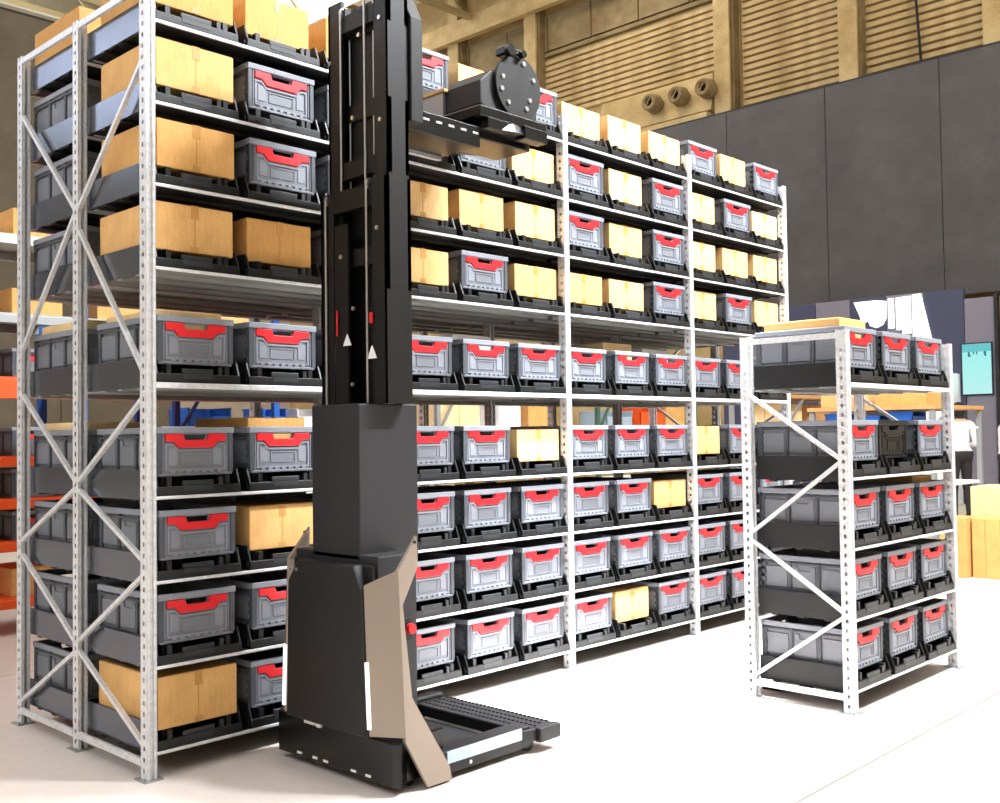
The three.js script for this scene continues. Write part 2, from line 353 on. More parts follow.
// ------------------------------------------------------------ totes
const TW = .4, TH = .225, TD = .6;
function toteParts(D = TD) {
  const hw = TW / 2, hd = D / 2, P = {};
  const wall = (pts, holes) => pts;
  const front = z => prismZ([[-.184, .012], [.184, .012], [.188, .2], [-.188, .2]], z - .006, z + .006, 0, [[[-.05, .166], [.05, .166], [.058, .19], [-.058, .19]]]);
  P.body = ready([B(-.185, .185, .008, .016, -hd + .015, hd - .015), front(hd - .02), front(-hd + .02), ...[-1, 1].map(s => B(s * .182 - .005, s * .182 + .005, .012, .2, -hd + .015, hd - .015)),
    RB(-.19, .19, .0, .014, hd - .026, hd - .006, .004, 1), RB(-.19, .19, 0, .014, -hd + .006, -hd + .026, .004, 1), ...[-1, 1].map(s => RB(s * .184 - .008, s * .184 + .008, 0, .014, -hd + .01, hd - .01, .004, 1))]);
  P.rim = ready([RB(-hw, hw, .196, .225, hd - .018, hd, .004, 1), RB(-hw, hw, .196, .225, -hd, -hd + .018, .004, 1), ...[-1, 1].map(s => RB(s * (hw - .009) - .009, s * (hw - .009) + .009, .196, .225, -hd + .018, hd - .018, .004, 1))]);
  P.corner = [];
  for (const sx of [-1, 1]) for (const q of [-1, 1]) {
    const g = [RB(sx * .184 - .013, sx * .184 + .013, .01, .2, q * (hd - .02) - .015, q * (hd - .02) + .015, .004, 1)];
    for (let i = 0; i < 4; i++) g.push(B(sx * .195 - .004, sx * .195 + .004, .03 + i * .042, .052 + i * .042, q * (hd - .03) - .012, q * (hd - .03) + .012));
    P.corner.push(ready(g));
  }
  const panel = q => {
    const o = [[-.155, .024], [.155, .024], [.155, .15], [.116, .15], [.09, .122], [-.09, .122], [-.116, .15], [-.155, .15]];
    const i = [[-.146, .032], [.146, .032], [.146, .141], [.116, .141], [.094, .113], [-.094, .113], [-.116, .141], [-.146, .141]];
    const g = [ext(o, .006, 0, [i])];
    g.push(B(-.072, .072, .05, .053, 0, .004), B(-.072, -.068, .053, .1, 0, .004), B(.068, .072, .053, .1, 0, .004), B(-.072, .072, .099, .103, 0, .004));
    g.push(B(-.136, -.092, .05, .128, 0, .003), B(.092, .136, .05, .128, 0, .003));
    for (let k = -3; k <= 3; k++) g.push(B(k * .04 - .011, k * .04 + .011, .014, .026, 0, .008));
    g.push(B(-.166, -.162, .02, .19, 0, .006), B(.162, .166, .02, .19, 0, .006));
    return g.map(x => q > 0 ? x.translate(0, 0, hd - .014) : x.rotateY(Math.PI).translate(0, 0, -hd + .014));
  };
  P.panel = [ready(panel(1)), ready(panel(-1))];
  const handle = [[-.155, .194], [-.066, .194], [-.056, .166], [.056, .166], [.066, .194], [.155, .194], [.155, .16], [.115, .158], [.088, .13], [-.088, .13], [-.115, .158], [-.155, .16]];
  P.handle = ready(ext(handle, .012, .002).translate(0, 0, hd - .016));
  P.side = [-1, 1].map(sx => ready([...[-1.5, -.5, .5, 1.5].map(k => B(sx * .191 - .006, sx * .191 + .006, .014, .197, k * D * .31 - .008, k * D * .31 + .008)),
    B(sx * .191 - .007, sx * .191 + .007, .014, .03, -hd + .03, hd - .03), B(sx * .191 - .007, sx * .191 + .007, .176, .186, -hd + .03, hd - .03)]));
  const plate = [];
  for (const s of [-1, 1]) for (const k of [-1, 0, 1]) {
    const w = D * .12, pts = k ? [[-w, .045], [w, .045], [w, .16], [-w, .16]] : [[-w, .045], [w, .045], [w, .165], [w * .6, .165], [w * .5, .14], [-w * .5, .14], [-w * .6, .165], [-w, .165]];
    plate.push(prismX(pts.map(([z, y]) => [z + k * D * .31, y]), s > 0 ? .187 : -.194, s > 0 ? .194 : -.187, .002));
  }
  P.plate = plate.map(g => ready(g));
  return P;
}
const TP = toteParts(), TPS = toteParts(.55);
function makeTote(P, black) {
  const o = new THREE.Group();
  const c = m => black ? M.toteBlack : m;
  part('body', P.body, c(M.tote), o); part('rim', P.rim, c(M.toteRim), o);
  for (const g of P.corner) part('corner_post', g, c(M.tote2), o);
  for (const g of P.panel) part('end_panel', g, c(M.toteRim), o);
  part('handle', P.handle, c(M.red), o, black ? undefined : 'red plastic grip on the end wall');
  for (const g of P.side) part('side_frame', g, c(M.tote2), o);
  for (const g of P.plate) part('side_plate', g, c(M.tote), o);
  return o;
}
const toteProto = makeTote(TP), toteShort = makeTote(TPS), toteDark = makeTote(TPS, true);
function place(proto, name, label, category, pos, turn, group) {
  const r = proto.clone(); r.name = numbered(name); r.position.set(...pos); r.rotation.y = turn;
  r.userData = { label, category, group }; scene.add(r); return r;
}
// ------------------------------------------------------------ cartons
function cartonParts(w, h, d) {
  const t = .004, hw = w / 2, hd = d / 2;
  return {
    body: ready(RB(-hw, hw, 0, h - .003, -hd, hd, .005, 2)),
    flap: [-1, 1].map(s => ready(RB(s > 0 ? .001 : -hw + .002, s > 0 ? hw - .002 : -.001, h - .004, h, -hd + .002, hd - .002, .0015, 1))),
    tape: ready([B(-.02, .02, h - .001, h + .0012, -hd - .0012, hd + .0012), B(-.02, .02, h * .72, h + .0012, hd - .001, hd + .0014), B(-.02, .02, h * .72, h + .0012, -hd - .0014, -hd + .001)]),
    seam: ready([B(-.0025, .0025, 0.004, h * .72, hd - .001, hd + .0008), B(-.02, .02, .004, .03, hd - .001, hd + .0012)]),
  };
}
const CP = [cartonParts(.405, .222, .55), cartonParts(.38, .215, .5), cartonParts(.4, .2, .5), cartonParts(.405, .235, .58)];
function makeCarton(v, mat) {
  const o = new THREE.Group(), P = CP[v];
  part('carton_body', P.body, mat, o); for (const f of P.flap) part('flap', f, mat, o);
  part('tape', P.tape, M.tape, o, 'brown packing tape'); part('seam', P.seam, M.tape, o);
  return o;
}
const cartonProto = [0, 1, 2, 3].map(v => M.kraft.map(m => makeCarton(v, m)));
const cartonLit = [0, 1, 2, 3].map(v => M.kraftLit.map(m => makeCarton(v, m)));  // same cartons with the bright light painted in

// contents, bottom shelf first; T tote, B carton, W wide carton, - empty
const GRID = [
  ['WTT', 'TTT', 'TBT', 'TTT'],
  ['TTT', 'TTT', 'TTT', 'TTT'],
  ['TBT', 'TTT', 'TTB', 'TTT'],
  ['TTT', 'TTB', 'TTT', 'BTT'],
  ['TTT', 'TTT', 'TTT', 'TTT'],
  ['BBT', 'BTB', 'BBT', 'BTB'],
  ['BTT', 'BBB', 'TBT', 'BBB'],
  ['BTT', 'TTB', 'TBT', 'BTB'],
  ['BBB', 'TBT', 'BBB', 'TBT'],
];
const BAYN = ['nearest', 'second', 'third', 'farthest'], POSN = ['left', 'middle', 'right'];
GRID.forEach((row, r) => row.forEach((s, b) => [...s].forEach((c, k) => {
  if (c === '-') return;
  const x = b * BAY + SLOT[k] + rr(-.003, .003), y = LV[r] + TB, where = `${POSN[k]} slot of the ${BAYN[b]} bay, ${ROWN[r]} shelf, tall rack`;
  if (c === 'T') place(toteProto, 'storage_tote', `grey red-handled tote, ${where}`, 'tote', [x, y, -.315 + rr(-.008, .008)], rr(-.007, .007), 'grey totes in the tall rack');
  else {
    const v = c === 'W' ? 3 : (b === 0 && k === 0) ? 0 : b === 0 ? 1 : [1, 2, 1][Math.floor(rnd() * 3)], m = Math.floor(rnd() * 3);
    place((b ? cartonLit : cartonProto)[v][m], 'carton', `${b ? 'light_paled' : 'brown'} cardboard carton, ${where}`, 'carton', [x, y, -.295 + rr(-.006, .006)], rr(-.004, .004), 'cartons in the tall rack');
  }
})));
// rear row, facing the other way
const REAR = (r, b, k) => (b === 0 && k === 0) ? (r === 8 ? 'B' : 'T') : (r === 3 || r === 4) ? ((b * 3 + k) % 4 === 1 ? 'B' : 'T') : b === 0 ? 'T' : '-';
for (let r = 0; r < 9; r++) for (let b = 0; b < 4; b++) for (let k = 0; k < 3; k++) {
  const c = REAR(r, b, k); if (c === '-') continue;
  const x = b * BAY + SLOT[k], y = LV[r] + TB, z = -1.395 + .31;
  const where = `${ROWN[r]} shelf of rear row, ${POSN[k]} slot, ${BAYN[b]} bay`;
  if (c === 'T') place(toteProto, 'storage_tote', `grey tote on the ${where}`, 'tote', [x, y, z], Math.PI + rr(-.006, .006), 'grey totes in the rear row');
  else place(cartonProto[r === 8 ? 0 : 3][1], 'carton', `brown carton on the ${where}`, 'carton', [x, y, z], Math.PI, 'cartons in the rear row');
}
// small rack
for (let r = 0; r < 5; r++) for (let k = 0; k < 3; k++) {
  const dark = r === 3 && k === 1;
  place(dark ? toteDark : toteShort, dark ? 'black_tote' : 'storage_tote', dark ? 'plain black tote between two grey totes on the low rack' : `grey red-handled tote, ${POSN[k]} slot of ${['bottom', 'second', 'third', 'fourth', 'top'][r]} shelf, low rack`, 'tote', [SX + SLOT[k] + .005, LV[r] + TB, SZ - .3 + (dark ? -.03 : 0)], rr(-.006, .006), dark ? undefined : 'grey totes in the low rack');
}
// cartons packed inside some totes, standing a little above the rim
function content(x, y, z, w, h, d, label, mat) {
  const o = thing('packed_carton', label, 'carton', [x, y, z]);
  const a = part('carton_body', RB(-w / 2, w / 2, 0, h, -d / 2, d / 2, .005, 2), mat, o);
  part('flap', RB(-w / 2 + .004, -.001, h, h + .003, -d / 2 + .004, d / 2 - .004, .001, 1), mat, o); part('flap', RB(.001, w / 2 - .004, h, h + .003, -d / 2 + .004, d / 2 - .004, .001, 1), mat, o);
}
const inT = (b, k) => b * BAY + SLOT[k];
content(inT(0, 0), LV[4] + TB + .02, -.33, .34, .235, .5, 'pale carton packed in nearest tote on the fifth shelf', M.paleCard);
content(inT(0, 0), LV[4] + TB + .02, -1.085, .34, .25, .52, 'pinkish carton packed in the rear end tote, fifth shelf', M.paleCard);
content(inT(0, 0), LV[3] + TB + .02, -1.085, .34, .24, .5, 'tan carton packed in the rear end tote, fourth shelf', M.paleCard);
content(inT(1, 1), LV[4] + TB + .02, -.35, .33, .24, .42, 'white carton packed in a tote beside the mast, fifth shelf', M.white);
content(inT(2, 1), LV[4] + TB + .02, -.35, .33, .27, .42, 'cream carton rising above a tote in third bay, fifth shelf', M.paleCard);
content(inT(2, 2), LV[4] + TB + .02, -.36, .33, .25, .4, 'white carton in the right tote of third bay, fifth shelf', M.white);
content(inT(0, 1), LV[3] + TB + .02, -.33, .34, .25, .5, 'tan carton packed in the second tote of fourth shelf', M.kraft[0]);
content(SX + SLOT[0], LV[4] + TB + .02, SZ - .3, .33, .255, .46, 'flat tan carton on top of the low rack', M.kraft[2]);
content(SX + SLOT[2], LV[2] + TB + .02, SZ - .31, .3, .235, .44, 'small wooden-coloured carton in right tote, third shelf, low rack', M.kraft[0]);

// ------------------------------------------------------------ the lifting robot
{
  const o = thing('warehouse_robot', 'black and champagne warehouse lifting robot with tall telescopic mast in the aisle', 'robot');
  const zc = .56, mir = z => 2 * zc - z;
  // base
  const base = part('base', [prismY([[.57, .15], [.57, .98], [.6, 1.0], [.66, .965], [.88, .955], [.88, .165], [.66, .155], [.6, .12]], .035, .225, .008), B(.66, .86, .02, .05, .2, .92)], M.blackGloss, o);
  part('service_latch', [RB(.555, .575, .205, .232, .37, .455, .004, 2), RB(.556, .575, .2, .235, .46, .49, .004, 1)], M.white, base, 'white latch on the base');
  for (const z of [.3, .42, .5, .7, .8]) part('status_light', B(.566, .571, .052, .062, z, z + .035), M.white, base);
  for (const z of [.22, .55, .9]) part('caster', [new THREE.CylinderGeometry(.028, .028, .03, 16).rotateX(Math.PI / 2).translate(.72, .028, z), B(.69, .75, .03, .05, z - .02, z + .02)], M.black, o);
  // rear shell
  const shell = part('rear_shell', [prismX([[.265, .225], [.86, .225], [.835, .83], [.77, .95], [.36, .95], [.285, .85]].map(([z, y]) => [z, y]), .53, .6, .012), prismY([[.58, .27], [.58, .85], [.8, .84], [.8, .28]], .2, .95, .006)], M.black, o);
  for (const z of [.31, .36]) part('bolt', rod([.526, .905, z], [.532, .905, z], .008, 10), M.steel, shell);
  // champagne side covers with waisted outline
  for (const s of [1, -1]) {
    const Z = z => s > 0 ? z : mir(z);
    const A0 = [.535, .24, Z(.87)], A1 = [.535, .87, Z(.84)], B0 = [.62, .24, Z(1.005)], B1 = [.62, .935, Z(.965)];
    const inn = p => [p[0] + .03, p[1], s > 0 ? p[2] - .03 : p[2] + .03];
    const facet = new ConvexGeometry([A0, A1, B0, B1, inn(A0), inn(A1), inn(B0), inn(B1)].map(p => V(...p)));
    const side = prismZ([[.62, .22], [.735, .01], [.875, .01], [.865, .07], [.668, .4], [.64, .79], [.735, .945], [.735, 1.075], [.62, .935]], -.02, 0, .003);
    const P = side.attributes.position;
    for (let i = 0; i < P.count; i++) { const z = P.getZ(i) + .962 + .055 * (1 - P.getY(i)); P.setZ(i, Z(z)); }
    side.computeVertexNormals();
    if (s < 0) { for (const k of ['position', 'normal']) { const a = side.attributes[k]; for (let i = 0; i < a.count; i += 3) { const t = [a.getX(i), a.getY(i), a.getZ(i)]; a.setXYZ(i, a.getX(i + 1), a.getY(i + 1), a.getZ(i + 1)); a.setXYZ(i + 1, ...t); } } side.computeVertexNormals(); }
    const cov = part('side_cover', [facet, side], M.champagne, o, 'champagne metal side cover');
    part('light_strip', bar([.533, .27, Z(.872)], [.533, .55, Z(.858)], .012, .014), M.led, cov, 'white light strip');
    part('screw', rod([.72, 1.05, Z(.955)], [.72, 1.05, Z(.965)], .007, 8), M.black, cov);
  }
  // grey inner column with emergency stop
  const inner = part('inner_column', prismY([[.6, .26], [.6, .86], [.815, .86], [.815, .26]], .1, .99, .006), M.charcoal, o);
  part('stop_button', [new THREE.CylinderGeometry(.022, .025, .018, 20).rotateX(Math.PI / 2).translate(.755, .665, .895)], M.red, inner, 'red mushroom emergency stop');
  part('button_collar', [new THREE.CylinderGeometry(.016, .016, .03, 16).rotateX(Math.PI / 2).translate(.755, .665, .875), RB(.72, .79, .61, .71, .858, .866, .003, 1)], M.black, inner);
  // mast housing
  part('mast_housing', RB(.6, .945, .96, 1.655, .385, .735, .008, 3), M.charcoal, o, 'matt charcoal housing round the foot of the mast');
  // telescopic mast: outer stage and inner stage
  const stage = (x0, x1, z0, z1, y0, yl, yr, w) => {
    const ch = (za, zb, top, open) => [B(x0, x0 + .02, y0, top, za, zb), B(x1 - .02, x1, y0, top, za, zb), open > 0 ? B(x0, x1, y0, top, za, za + .015) : B(x0, x1, y0, top, zb - .015, zb)];
    return { l: ch(z0, z0 + w, yl, 1), r: ch(z1 - w, z1, yr, -1) };
  };
  const so = stage(.715, .86, .315, .8, 1.655, 2.66, 2.68, .1), si = stage(.745, .865, .345, .785, 1.66, 3.58, 3.74, .1);
  for (const g of [so.l, so.r]) part('outer_rail', g, M.mast, o);
  for (const g of [si.l, si.r]) part('inner_rail', g, M.mast, o);
  part('inner_plate', [B(.8, .815, 1.66, 3.5, .44, .69), B(.745, .85, 2.3, 2.38, .44, .69), B(.745, .85, 3.42, 3.5, .44, .69), B(.745, .85, 2.72, 2.8, .44, .69)], M.mast, o);
  part('outer_crosspiece', [B(.715, .74, 2.56, 2.66, .41, .7), B(.715, .73, 1.66, 2.5, .42, .52)], M.mast, o);
  const chain = (z, ya, yb, x) => {
    const c = part('lift_chain', [rod([x, ya, z], [x, yb, z], .0055, 8), rod([x + .055, ya, z], [x + .055, yb, z], .005, 8)], M.steel, o, 'thin steel lifting cable');
    part('pulley', [new THREE.CylinderGeometry(.03, .03, .016, 20).rotateX(Math.PI / 2).translate(x + .028, yb, z), new THREE.CylinderGeometry(.012, .012, .03, 12).rotateX(Math.PI / 2).translate(x + .028, yb, z)], M.steel, c);
    part('pulley_bracket', RB(x + .01, x + .05, yb - .06, yb + .02, z + .012, z + .022, .003, 1), M.black, c);
  };
  chain(.452, 2.66, 3.52, .735); chain(.63, 2.66, 3.6, .735); chain(.365, 1.66, 2.63, .705); chain(.67, 1.66, 2.66, .705);
  const tri = (y, z, h) => part('warning_label', prismX([[z - h * .55, y], [z + h * .55, y], [z, y + h]], .706, .71), M.white, o, 'small white triangular label');
  tri(1.93, .52, .055); tri(1.86, .7, .06);
  for (const [y, z] of [[2.35, .47], [2.1, .56], [1.75, .55], [2.45, .735], [3.0, .53], [3.3, .36], [2.95, .73], [3.42, .73], [3.38, .58]]) part('bolt', rod([y < 2.6 ? .708 : .738, y, z], [y < 2.6 ? .718 : .748, y, z], .01, 10), M.steel, o);
  part('red_label', B(.706, .71, 2.02, 2.07, .685, .705), M.red, o, 'small red label'); part('red_label', B(.706, .71, 1.98, 2.1, .44, .448), M.red, o, 'thin red label');
  part('cable_loop', new THREE.TubeGeometry(new THREE.CatmullRomCurve3([V(.73, 1.7, .43), V(.72, 1.85, .415), V(.72, 1.95, .43), V(.74, 2.0, .45)]), 20, .006, 6), M.charcoal, o);
  // carriage
  const car = part('carriage', [prismX([[.33, 2.96], [.8, 2.96], [.8, 3.44], [.72, 3.6], [.41, 3.6], [.33, 3.44]], .87, .945, .006), B(.78, .88, 3.0, 3.08, .35, .78), B(.78, .88, 3.4, 3.48, .35, .78)], M.mast, o);
  // arm with slots
  const arm = part('arm', [RB(.94, 1.5, 2.985, 3.095, .59, .62, .006, 1), B(.94, 1.5, 2.995, 3.01, .33, .59), B(.94, .99, 2.97, 3.4, .3, .62), RB(1.44, 1.95, 3.06, 3.1, .3, .56, .008, 1)], M.blackGloss, o);
  part('arm_rail', RB(.95, 1.5, 2.975, 3.06, .3, .328, .004, 1), M.zincDull, arm, 'pale metal rear rail of the arm');
  for (let i = 0; i < 6; i++) part('arm_slot', RB(1.02 + i * .085, 1.06 + i * .085, 3.05, 3.062, .619, .622, .001, 1), M.zincDull, arm);
  // tote handler
  part('turntable', [new THREE.CylinderGeometry(.24, .26, .05, 32).translate(1.72, 3.12, .42), RB(1.46, 1.98, 3.14, 3.2, .16, .66, .01, 2), RB(1.52, 1.7, 3.09, 3.15, .6, .66, .008, 1), RB(1.78, 1.96, 3.08, 3.15, .6, .68, .008, 1)], M.blackGloss, o);
  const disc = part('disc_plate', [new THREE.CylinderGeometry(.175, .175, .02, 40).rotateX(Math.PI / 2).translate(1.81, 3.375, .6), new THREE.CylinderGeometry(.15, .15, .03, 40).rotateX(Math.PI / 2).translate(1.81, 3.375, .59), RB(1.74, 1.88, 3.16, 3.3, .57, .604, .01, 1)], M.mast, o, 'round black end plate of the tote handler');
  for (const [a, r] of [[2.9, .13], [3.4, .14], [4.0, .13], [5.2, .12], [5.7, .1], [.5, .13], [1.3, .14]]) part('bolt', rod([1.81 + Math.cos(a) * r, 3.375 + Math.sin(a) * r, .608], [1.81 + Math.cos(a) * r, 3.375 + Math.sin(a) * r, .618], .013, 12), M.steel, disc);
  part('camera_head', [RB(1.70, 1.84, 3.53, 3.58, .54, .62, .012, 2), new THREE.CylinderGeometry(.03, .03, .03, 16).rotateX(Math.PI / 2).translate(1.72, 3.55, .63), new THREE.CylinderGeometry(.02, .02, .03, 16).rotateX(Math.PI / 2).translate(1.82, 3.55, .63)], M.blackGloss, o);
  part('drive_cover', prismZ([[1.54, 3.24], [1.6, 3.2], [1.92, 3.2], [1.98, 3.24], [1.98, 3.36], [1.9, 3.43], [1.62, 3.43], [1.54, 3.36]], .3, .585, .008), M.black, o, 'faceted black drive cover');
  const fk = part('handler_tray', [B(1.52, 1.99, 3.2, 3.212, .03, .32), B(1.52, 1.54, 3.2, 3.35, .03, .32), B(1.97, 1.99, 3.2, 3.35, .03, .32)], M.zincDull, o);
  part('tray_edge', [RB(1.51, 1.545, 3.35, 3.37, .03, .34, .004, 1), RB(1.965, 2.0, 3.35, 3.37, .03, .34, .004, 1)], M.wood, fk);  // golden reflection along the metal tray rim put into a tan colour
  // outriggers and front crossbar
  for (const z of [.13, .9]) {
    const leg = part('outrigger', [RB(.8, 1.4, .03, .13, z, z + .1, .008, 2)], M.black, o);
    const zz = z > .5 ? z + .1 : z;
    part('side_strip', RB(.86, 1.34, .075, .128, zz - .004, zz + .004, .002, 1), M.paleBlue, leg, 'pale blue strip along the outrigger');
    part('bolt', rod([1.0, .055, zz - .004], [1.0, .055, zz + .006], .009, 10), M.steel, leg);
    part('wheel', [new THREE.CylinderGeometry(.035, .035, .04, 18).rotateX(Math.PI / 2).translate(1.42, .035, z + .05)], M.charcoal, leg);
  }
  const cb = part('crossbar', [prismY([[1.36, .24], [1.36, .96], [1.33, 1.0], [1.4, 1.02], [1.54, 1.02], [1.57, .98], [1.57, .22], [1.4, .2]], .055, .115, .008), RB(1.42, 1.57, .05, .12, 1.0, 1.05, .01, 2), RB(1.36, 1.56, .05, .14, .17, .24, .02, 2)], M.black, o);
  const tread = []; for (let i = 0; i < 26; i++) { const z = .27 + i * .028; for (const x of [1.4, 1.45, 1.5, 1.55]) tread.push(new THREE.CylinderGeometry(.008, .009, .006, 8).translate(x, .118, z + (x > 1.44 && x < 1.5 ? .014 : 0))); }
  const td = part('tread_studs', tread, M.black, cb); td.userData.kind = 'stuff';
  part('drip_tray', B(.95, 1.36, .03, .045, .24, .9), M.black, o);
}

solo('floor_cable', new THREE.TubeGeometry(new THREE.CatmullRomCurve3([V(3.2, .012, 1.2), V(3.25, .012, 1.38), V(3.32, .05, 1.5), V(3.4, .012, 1.56), V(3.5, .012, 1.48), V(3.42, .02, 1.36), V(3.7, .012, 1.2), V(4.2, .012, 1.05)]), 60, .01, 6), M.black, 'black cable looped on the floor under the low rack', 'cable');
// ------------------------------------------------------------ racks behind, left
{
  const o = thing('orange_rack', 'orange-beamed storage rack behind the left end of the tall rack', 'rack', [-.9, 0, -4]);
  const lev = [.28, .72, 1.05, 1.38, 2.0, 2.5, 3.12], W = [0, 2.4, 4.8];
  for (const x of W) for (const z of [0, -.8]) part('post', RB(x - .035, x + .035, 0, 3.4, z - .03, z + .03, .004, 1), M.blue, o);
  for (let b = 0; b < 2; b++) lev.forEach((y, i) => {
    part('beam', RB(W[b] + .035, W[b + 1] - .035, y - (i === 4 ? .16 : .07), y, -.03, .02, .005, 1), i < 5 ? M.orange : M.zincDull, o); part('beam', RB(W[b] + .035, W[b + 1] - .035, y - .07, y, -.82, -.77, .005, 1), i < 5 ? M.orange : M.zincDull, o);
    part('shelf_board', B(W[b] + .04, W[b + 1] - .04, y, y + .012, -.78, .01), i < 5 ? M.orange : M.zincDull, o);
  });
  for (let b = 0; b < 2; b++) for (let i = 0; i < lev.length; i++) for (let k = 0; k < 4; k++) {
    const x = -.9 + W[b] + .34 + k * .57, y = lev[i] + .014;
    if (x < .4 || x > 3.2) continue;
    const where = `${ROWN[i]} shelf of the orange rack, ${['first', 'second', 'third', 'fourth'][k]} in its ${b ? 'right' : 'left'} bay`;
    if (i === 6 || i === 5) place(cartonProto[i === 6 ? 1 : 2][k % 3], 'carton', `yellow-brown carton on ${where}`, 'carton', [x, y, -4.28], 0, 'cartons on the orange rack');
    else if (i === 0) { if (k % 2) place(cartonProto[1][k % 3], 'carton', `brown carton on ${where}`, 'carton', [x, y, -4.3], 0, 'cartons on the orange rack'); }
    else place(toteProto, 'storage_tote', `grey tote on ${where}`, 'tote', [x, y, -4.32], 0, 'totes on the orange rack');
  }
}
// ------------------------------------------------------------ work stations seen through the gaps
function station(label, x, z, w, d, tint, top) {
  const o = thing('work_station', label, 'workbench', [x, 0, z]);
  for (const sx of [-1, 1]) for (const sz of [-1, 1]) part('leg', RB(sx * w / 2 - .03, sx * w / 2 + .03, 0, top, sz * d / 2 - .03, sz * d / 2 + .03, .005, 1), tint, o);
  part('worktop', RB(-w / 2, w / 2, .82, .86, -d / 2, d / 2, .006, 1), M.white, o);
  part('shelf_board', RB(-w / 2, w / 2, 1.5, 1.53, -d / 2, d / 2, .006, 1), M.white, o);
  part('top_board', RB(-w / 2 - .05, w / 2 + .05, top, top + .05, -d / 2 - .05, d / 2 + .05, .006, 1), M.wood, o);
  part('brace', bar([-w / 2, .9, -d / 2 - .03], [w / 2, 1.48, -d / 2 - .03], .03, .03), tint, o); part('brace', bar([-w / 2, 1.55, d / 2 + .03], [-w / 2 + .5, top, d / 2 + .03], .03, .03), tint, o);
  return o;
}
station('blue framed work station behind the nearest bay of the tall rack', 4.2, -5.6, 2.4, .8, M.navy, 2.3);
station('white topped work station behind the second bay of the tall rack', 7.2, -5.0, 2.4, .8, M.zincDull, 2.3);
station('green framed work station behind the third bay of the tall rack', 10.2, -5.0, 2.4, .8, M.green, 2.3);
station('zinc work station behind the farthest bay of the tall rack', 11.5, -3.0, 2.0, .8, M.zincDull, 1.95);
station('zinc work station with wooden top and blue bins behind low rack', 10.7, -1.15, 1.5, 1.5, M.zincDull, 1.74);
station('grey work station beyond the low rack near the person', 11.7, .9, 1.4, 1.2, M.zincDull, 1.86);
const bin = (x, y, z, w, h, d, mat, label, cat = 'bin') => {
  const o = thing(cat === 'bin' ? 'storage_bin' : 'carton', label, cat, [x, y ? y + .002 : 0, z]);
  if (cat === 'bin') {
    part('bin_body', [B(-w / 2, w / 2, 0, .012, -d / 2, d / 2), B(-w / 2, -w / 2 + .01, 0, h, -d / 2, d / 2), B(w / 2 - .01, w / 2, 0, h, -d / 2, d / 2), B(-w / 2, w / 2, 0, h, -d / 2, -d / 2 + .01), B(-w / 2, w / 2, 0, h * .7, d / 2 - .01, d / 2)], mat, o);
    part('bin_rim', [RB(-w / 2 - .01, w / 2 + .01, h - .02, h, -d / 2 - .012, -d / 2 + .012, .003, 1), RB(-w / 2 - .01, -w / 2 + .012, h - .02, h, -d / 2, d / 2, .003, 1), RB(w / 2 - .012, w / 2 + .01, h - .02, h, -d / 2, d / 2, .003, 1)], mat, o);
  } else {
    part('carton_body', RB(-w / 2, w / 2, 0, h, -d / 2, d / 2, .006, 2), mat, o);
    part('tape', B(-.02, .02, h - .001, h + .0015, -d / 2, d / 2), M.tape, o); part('seam', [B(-w / 2 - .001, -w / 2, 0.01, h - .01, -.006, .006), B(-.006, .006, .01, h - .01, d / 2, d / 2 + .001)], M.tape, o);
  }
  return o;
};
bin(3.5, 1.53, -5.6, .5, .3, .4, M.blue, 'blue bin on the blue framed station, left side');
bin(4.3, 1.53, -5.6, .3, .3, .4, M.blue, 'blue bin on the blue framed station, middle');
bin(4.75, 1.53, -5.6, .3, .3, .4, M.white, 'white bin on the blue framed station, right side');
bin(6.5, 1.53, -5.0, .7, .42, .5, M.paleCard, 'large cream carton behind the second bay beside the mast', 'carton');
bin(7.4, 1.53, -5.0, .4, .4, .5, M.white, 'white carton behind the dark post of second bay', 'carton');
bin(8.0, 1.53, -5.0, .5, .38, .5, M.kraft[1], 'brown carton behind the dark post of second bay', 'carton');
bin(9.7, 1.53, -5.0, .6, .3, .5, M.paleBlue, 'pale blue bin behind the third bay');
bin(10.5, 1.53, -5.0, .6, .4, .5, M.orange, 'orange bin behind the third bay');
bin(11.1, 1.53, -5.0, .5, .4, .5, M.kraft[0], 'brown carton behind the third bay', 'carton');
bin(11.0, 1.53, -3.0, .6, .35, .5, M.paleCard, 'cream carton behind the farthest bay', 'carton');
bin(11.9, 1.53, -3.0, .5, .35, .5, M.wood, 'tan carton behind the farthest bay', 'carton');
bin(10.25, 1.79, -1.5, .5, .15, .62, M.kraft[2], 'long yellow carton behind the low rack, left one', 'carton');
bin(10.25, 1.79, -.8, .5, .15, .62, M.kraft[1], 'long yellow carton behind the low rack, right one', 'carton');
bin(10.2, 1.53, -1.6, .4, .18, .3, M.blue, 'blue bin behind the low rack, leftmost');
bin(10.2, 1.53, -1.2, .4, .15, .3, M.blue, 'blue bin behind the low rack, middle');
bin(10.2, 1.53, -.8, .4, .19, .3, M.blue, 'blue bin behind the low rack, rightmost');
bin(11.3, 1.91, .7, .5, .14, .5, M.orange, 'orange carton on the grey work station', 'carton');
bin(11.9, 1.91, 1.1, .5, .14, .5, M.kraft[1], 'yellow carton on the grey work station', 'carton');
// cartons on the floor at the right edge
bin(8.75, 0, .32, .4, .6, .26, M.kraft[1], 'left of two brown cartons standing on floor at right edge', 'carton');
bin(8.85, 0, .6, .4, .6, .26, M.kraft[0], 'right of two brown cartons standing on floor at right edge', 'carton');
bin(9.7, 0, .55, .6, .88, .7, M.paleCard, 'large cream carton behind the two brown cartons', 'carton');
bin(9.2, 0, .95, .3, .5, .3, M.black, 'black case at the right edge beside the brown cartons', 'carton');

